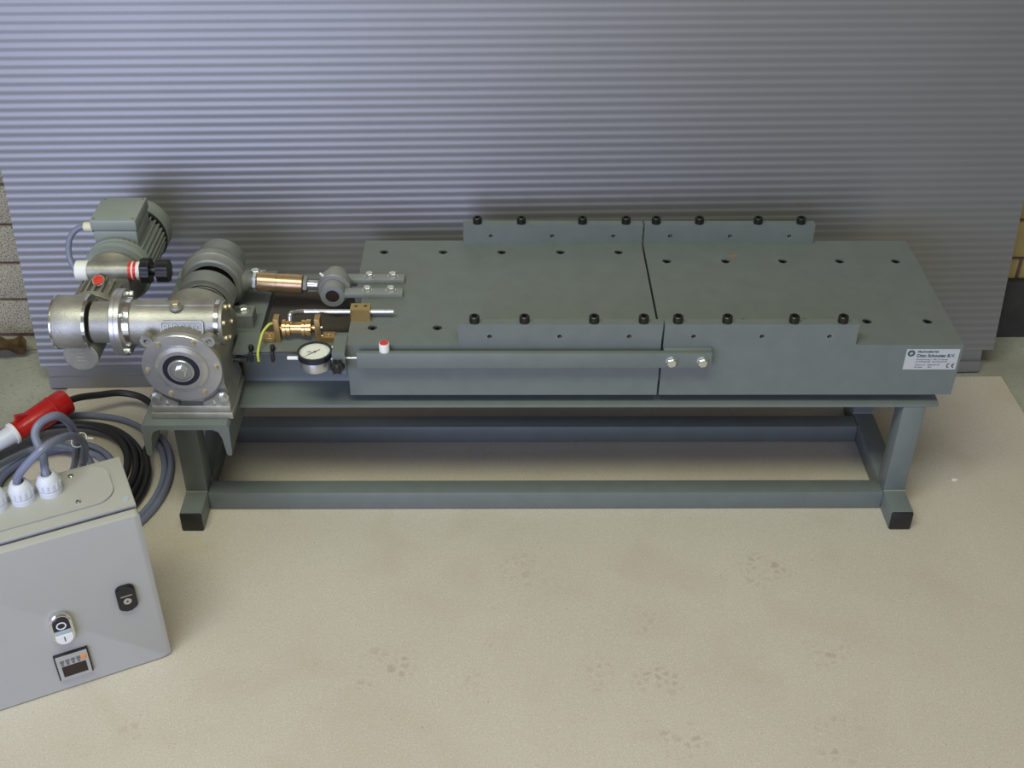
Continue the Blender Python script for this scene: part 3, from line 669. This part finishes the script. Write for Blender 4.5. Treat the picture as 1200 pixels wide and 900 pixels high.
# electric motor
MX, MZ = -.4110, .3720
bm = NB(); lathe(bm, 'y', (MX, .186, MZ), [(0, .0560), (.004, .0575), (.010, .0575), (.011, .0545), (.016, .0545), (.017, .0575), (.022, .0575)], 56)
mf = obj('motor_flange', bm, 'motor_paint', gm)
bm = NB(); pts = []
nf2 = 36
for k in range(nf2):
    for da, r in ((-.25, .0490), (-.14, .0545), (.14, .0545), (.25, .0490)): a = 2*PI*(k+da)/nf2; pts.append((MX+r*math.cos(a), MZ+r*math.sin(a)))
prism(bm, pts, 'y', .206, .318); obj('motor_body', bm, 'motor_paint', gm)
bm = NB(); ring(bm, 'y', (MX, .316, MZ), .006, .0560, .040, 48); obj('seal_ring', bm, 'black', gm)
bm = NB(); lathe(bm, 'y', (MX, .322, MZ), [(0, .0570), (.030, .0570), (.040, .0545), (.046, .0480), (.047, 0)], 56); obj('fan_cover', bm, 'motor_paint', gm)
bm = NB(); box(bm, -.4480, -.3735, .2150, .2980, .4120, .4400, .003)
prism(bm, [(-.4430, .436), (-.3785, .436), (-.3710, .385), (-.4520, .385)], 'y', .2155, .290); tb = obj('terminal_box', bm, 'motor_paint', gm)
bm = NB(); box(bm, -.4500, -.3715, .2130, .3000, .4405, .4605, .0025); lid = obj('box_lid', bm, 'motor_paint', tb)
for x in (-.4440, -.3775):
    for y in (.2195, .2935): put('lid_screw', to_mesh('lid_screw', lathe(NB(), 'z', (0, 0, 0), [(0, .0026), (.0006, .0026), (.0006, .0012), (0, .001), (0, 0)], 12), 'cast_iron'), lid, (x, y, .4606))
bm = NB(); lathe(bm, (-1, 0, 0), (-.4495, .226, .4420), [(0, .0095), (.003, .0095), (.003, .0085), (.014, .0085), (.0160, .0070)], 24); obj('cable_gland', bm, 'cream', tb)
bm = NB(); tube(bm, [(-.464, .226, .442), (-.476, .222, .440), (-.488, .214, .428), (-.492, .204, .410), (-.488, .192, .394), (-.474, .176, .378), (-.455, .165, .366)], .0050, 12, 8); obj('motor_cable', bm, 'grey_cable', gm)

# ================================================================== CONTROL CABINET (local frame: x along the door, -y to the front)
CA = math.radians(25.04); CB = Vector((-.2601, -.3414, 0))
cab = thing('control_cabinet', 'pale grey steel control cabinet standing upright, push buttons and display on its door', 'cabinet', CB, None, CA)
W_, H_, DP = .30, .300, .1331
bm = NB(); box(bm, -W_, -.0005, .0195, DP, .0, H_, .0022, 3); body = obj('cabinet_body', bm, 'cabinet', cab)
bm = NB(); box(bm, -W_+.004, -.0045, .0145, .0200, .004, H_-.0110); obj('door_seal', bm, 'black_rubber', cab)
bm = NB(); box(bm, -W_, -.0005, .0165, .0200, H_-.0060, H_, .0012); obj('drip_edge', bm, 'cabinet', body)
bm = NB()   # door with chamfered long edges and rounded corners
o1 = rrect(-W_/2, (H_-.0075)/2+.0005, W_, H_-.0085, .006, 4); o2 = rrect(-W_/2, (H_-.0085)/2+.0015, W_-.014, H_-.0115, .006, 4)
v0 = [bm.verts.new((p[0], .0145, p[1])) for p in o1]; v1 = [bm.verts.new((p[0], .0035, p[1])) for p in o1]; v2 = [bm.verts.new((p[0], 0, p[1])) for p in o2]
n_ = len(o1)
for k in range(n_):
    k2 = (k+1) % n_; bm.faces.new((v0[k], v0[k2], v1[k2], v1[k])); bm.faces.new((v1[k], v1[k2], v2[k2], v2[k]))
bm.faces.new(v0); bm.faces.new(v2); door = obj('door', bm, 'cabinet', cab)
# top gland plate
bm = NB(); prism(bm, rrect(-.151, .0800, .258, .0900, .030, 8), 'z', H_, H_+.0004); obj('gasket_line', bm, 'cast_iron', body)
bm = NB(); prism(bm, rrect(-.151, .0803, .2565, .0885, .0295, 8), 'z', H_, H_+.0022); gp = obj('gland_plate', bm, 'cabinet', body)
M_PAN = to_mesh('pan_screw', lathe(NB(), 'z', (0, 0, 0), [(0, .0045), (.001, .0044), (.0026, .0028), (.0028, .0012), (.0014, .001), (.0014, 0)], 18), 'polished')
for x, y in ((-.0739, .1130), (-.0737, .0500), (-.228, .1130), (-.228, .0500)): put('pan_screw', M_PAN, gp, (x, y, H_+.0022))
bm = NB(); cyl(bm, 'z', (-.0110, .0325, H_), .0012, .0042, 20); obj('blind_plug', bm, 'grey_blue', body)
GL = [(-.1045, .0900), (-.1423, .0890), (-.1790, .0880)]
bm = NB()
lathe(bm, 'z', (0, 0, 0), [(0, .0165), (.0075, .0165), (.0085, .0150), (.0095, .0150), (.0100, .0165), (.0240, .0160), (.0310, .0125), (.0330, .0105), (.0330, .0075), (.026, .0072), (.026, 0)], 28)
for k in range(14):
    a = 2*PI*k/14
    prism(bm, [(.0158*math.cos(a-.07), .0158*math.sin(a-.07)), (.0172*math.cos(a-.07), .0172*math.sin(a-.07)), (.0172*math.cos(a+.07), .0172*math.sin(a+.07)), (.0158*math.cos(a+.07), .0158*math.sin(a+.07))], 'z', .0125, .0215)
M_GL = to_mesh('cable_gland', bm, 'gland')
for x, y in GL: put('cable_gland', M_GL, cab, (x, y, H_+.0022))
# door fittings
bm = NB(); prism(bm, rrect(-.0440, .1480, .0275, .0480, .0095, 6), 'y', -.0060, 0); bmesh.ops.bevel(bm, geom=[e for e in bm.edges if abs(e.verts[0].co.y+.006) < 1e-6 and abs(e.verts[1].co.y+.006) < 1e-6], offset=.0018, segments=2, affect='EDGES')
lk = obj('lock', bm, 'black', door, 'black lock plate with steel insert')
bm = NB(); lathe(bm, 'y', (-.0440, -.0068, .1440), [(0, .0058), (.001, .0058)], 24); box(bm, -.0522, -.0358, -.0064, -.0058, .1535, .1550); obj('lock_insert', bm, 'machined', lk)
bm = NB(); cyl(bm, 'y', (-.0440, -.0072, .1440), .0015, .0024, 3); obj('key_hole', bm, 'ink', lk)
bx, bz = -.1395, .1300
def stadium(cx, cz, w2, h2, n=12):
    pts = []
    for k in range(n+1): a = PI*k/n; pts.append((cx+w2*math.cos(a), cz+(h2-w2)+w2*math.sin(a)))
    for k in range(n+1): a = PI+PI*k/n; pts.append((cx+w2*math.cos(a), cz-(h2-w2)+w2*math.sin(a)))
    return pts
bm = NB(); prism(bm, stadium(bx, bz, .0155, .0300), 'y', -.0095, 0); bmesh.ops.bevel(bm, geom=[e for e in bm.edges if abs(e.verts[0].co.y+.0095) < 1e-6 and abs(e.verts[1].co.y+.0095) < 1e-6], offset=.0025, segments=2, affect='EDGES')
pb = obj('push_button', bm, 'polished', door, 'chrome double push button with black O and white I')
def half(cx, cz, w2, h2, top, n=12):
    pts = []
    if top:
        for k in range(n+1): a = PI*k/n; pts.append((cx+w2*math.cos(a), cz+(h2-w2)+w2*math.sin(a)))
        pts += [(cx-w2, cz+.0015), (cx+w2, cz+.0015)]
    else:
        for k in range(n+1): a = PI+PI*k/n; pts.append((cx+w2*math.cos(a), cz-(h2-w2)+w2*math.sin(a)))
        pts += [(cx+w2, cz-.0075), (cx-w2, cz-.0075)]
    return pts
bm = NB(); prism(bm, half(bx, bz, .0118, .0245, True), 'y', -.0115, -.008); ob = obj('stop_button', bm, 'seal', pb)
bm = NB(); ring(bm, 'y', (bx, -.0120, bz+.0105), .0006, .0070, .0052, 28); obj('o_mark', bm, 'white_plastic', ob)
bm = NB(); box(bm, bx-.0118, bx+.0118, -.0112, -.008, bz-.0072, bz+.0012, .0006); obj('indicator', bm, 'grey_blue', pb)
bm = NB(); prism(bm, half(bx, bz, .0118, .0245, False), 'y', -.0135, -.008); ib = obj('start_button', bm, 'white_plastic', pb)
bm = NB(); box(bm, bx-.0007, bx+.0007, -.0139, -.0134, bz-.0190, bz-.0100); obj('i_mark', bm, 'ink', ib)
dx0, dx1, dz0, dz1 = -.1632, -.1142, .0262, .0772
bm = NB(); box(bm, dx0, dx1, -.0045, 0, dz0, dz1, .0008); me_ = obj('display_unit', bm, 'black', door, 'small square counter display with keys')
bm = NB(); box(bm, dx0+.0022, dx1-.0022, -.0054, -.0045, dz0, dz1-.0022); df = obj('display_face', bm, 'silver_plastic', me_)
bm = NB(); box(bm, dx0+.0075, dx1-.0070, -.0060, -.0053, dz0+.0065, dz0+.0275); obj('display_screen', bm, 'lcd', me_)
for k in range(4):
    bm = NB(); x = dx0+.0068+k*.0078
    box(bm, x, x+.0058, -.0062, -.0053, dz0+.0350, dz0+.0405, .0005); box(bm, x+.001, x+.0048, -.0060, -.0053, dz0+.0300, dz0+.0335); obj('key', bm, 'key_grey', me_)
bm = NB(); box(bm, dx1-.0120, dx1-.0045, -.0062, -.0053, dz0+.0325, dz0+.0415, .0005); obj('orange_key', bm, 'orange', me_)

# ================================================================== PLUG AND CABLES
def cab_w(x, y, z): return CB+Vector((math.cos(CA)*x-math.sin(CA)*y, math.sin(CA)*x+math.cos(CA)*y, z))
P1, P2 = at(76, 471, z=.0640), at(12, 510, z=.0545)
ax = (P2-P1).normalized()
plug = thing('power_plug', 'red industrial power plug with white collar resting on the cable coil', 'plug', (P1.x, P1.y, .0))
PO = P1-ax*.005
bm = NB(); lathe(bm, ax, PO, [(0, .018), (.0005, .0245), (.004, .0260), (.030, .0250), (.031, .0262), (.034, .0262), (.035, .0250), (.0780, .0228), (.095, .0190), (.110, .0185), (.111, .0205), (.113, .0205)], 40); pr = obj('plug_body', bm, 'red', plug)
u_ = ax.cross(Vector((0, 0, 1))).normalized(); v_ = u_.cross(ax).normalized()
if v_.z < 0: v_ = -v_
bm = NB(); q = [PO+ax*.072+v_*.020, PO+ax*.106+v_*.017, PO+ax*.102+v_*.033]
a_ = [bm.verts.new(p-u_*.004) for p in q]; b_ = [bm.verts.new(p+u_*.004) for p in q]
bm.faces.new(a_); bm.faces.new(b_)
for k in range(3): bm.faces.new((a_[k], a_[(k+1) % 3], b_[(k+1) % 3], b_[k]))
obj('latch', bm, 'red', pr)
bm = NB(); lathe(bm, ax, PO+ax*.113, [(0, .0190), (.001, .0208), (.006, .0208), (.007, .0190)], 36); obj('collar', bm, 'white_plastic', plug)
bm = NB(); lathe(bm, ax, PO+ax*.120, [(0, .0175), (.040, .0140), (.046, .0110)], 32); obj('sleeve', bm, 'gland', plug)

CC = Vector((-.565, .055, 0))
def turns(a0, a1, r0, r1, z0, z1, seedk, n=16):
    """points of a slightly untidy spiral coil on the floor"""
    out = []; N_ = max(4, int(abs(a1-a0)/(2*PI)*n)); rnd = random.Random(seedk)
    for k in range(N_+1):
        t = k/N_; a = a0+(a1-a0)*t; r = r0+(r1-r0)*t+rnd.uniform(-.0022, .0022)
        out.append((CC.x+r*math.cos(a), CC.y+r*1.05*math.sin(a), z0+(z1-z0)*t))
    return out
blk = [PO+ax*.006, PO-ax*.02+Vector((.004, 0, -.006)), Vector((-.530, .272, .050)), Vector((-.49, .290, .042)), Vector((-.446, .280, .036)), Vector((-.408, .236, .031)), Vector((-.402, .180, .026))]
blk += [(CC.x+.172*math.cos(a), CC.y+.172*1.05*math.sin(a), z) for a, z in ((.45, .0215), (.15, .016), (-.15, .011))]
blk += turns(-.45, -.45-2*PI*3.0, .172, .138, .0078, .034, 3)
bm = NB(); tube(bm, blk, .0068, 10, 5)
single('power_cable', bm, 'black_rubber', 'thick black rubber cable coiled on the floor, running from the red plug', 'cable', (CC.x, CC.y, 0))
g1 = cab_w(*GL[0], H_+.0352); g2 = cab_w(*GL[1], H_+.0352); g3 = cab_w(*GL[2], H_+.0352)
tie = at(95, 517, z=.265)
c1 = [g1-Vector((0, 0, .012)), g1+Vector((0, 0, .006)), at(50, 533, z=.352), at(41, 510, z=.368), at(48, 495, z=.378), at(66, 487, z=.374), at(80, 495, z=.340), at(86.5, 506, z=.300), tie+Vector((-.0075, .0045, -.003)), at(89, 533, z=.20), at(86, 550, z=.12), Vector((-.515, -.025, .045))]
c1 += turns(-1.1, -1.1+2*PI*1.75, .118, .094, .0090, .0068, 9)
bm = NB(); tube(bm, c1, .0060, 10, 6)
single('control_cable', bm, 'grey_cable', 'grey cable rising in a high loop from the cabinet gland nearest its corner', 'cable', (CC.x+.02, CC.y, 0))
c2 = [g2-Vector((0, 0, .012)), g2+Vector((0, 0, .006)), at(31, 545, z=.362), at(50, 526, z=.382), at(69, 515, z=.370), at(85, 511, z=.328), tie+Vector((.0055, -.0055, .001)), at(99, 537, z=.215), at(97, 552, z=.165), Vector((-.430, -.170, .060)), Vector((-.455, -.140, .020))]
c2 += turns(-.95, -.95+2*PI*1.30, .196, .213, .0075, .0068, 5)
bm = NB(); tube(bm, c2, .0060, 10, 6)
single('control_cable', bm, 'grey_cable', 'grey cable curving low from the middle cabinet gland to the white tie', 'cable', (CC.x-.02, CC.y, 0))
c3 = [g3-Vector((0, 0, .012)), g3+Vector((0, 0, .008)), g3+Vector((-.020, .02, .035)), g3+Vector((-.07, .05, .02)), g3+Vector((-.12, .11, -.12)), Vector((-.68, -.12, .12)), Vector((-.66, .0, .075))]
c3 += turns(PI*.80, PI*.80-2*PI*.7, .078, .072, .040, .0068, 11)
bm = NB(); tube(bm, c3, .0060, 10, 6)
single('control_cable', bm, 'dark_cable', 'dark grey cable leaving the cabinet gland farthest from its corner', 'cable', (CC.x, CC.y+.02, 0))
bm = NB(); td = Vector((.25, .35, -.9)).normalized(); ring(bm, td, tie-td*.002+Vector((-.003, .002, 0)), .0026, .0134, .0122, 24); tube(bm, [tie+Vector((.008, -.004, .004)), tie+Vector((.016, -.008, .012)), tie+Vector((.022, -.006, .010))], .0014, 6, 4)
single('cable_tie', bm, 'white_plastic', 'white cable tie holding two grey cables together behind the cabinet', 'cable tie', tie-Vector((0, 0, .012)))
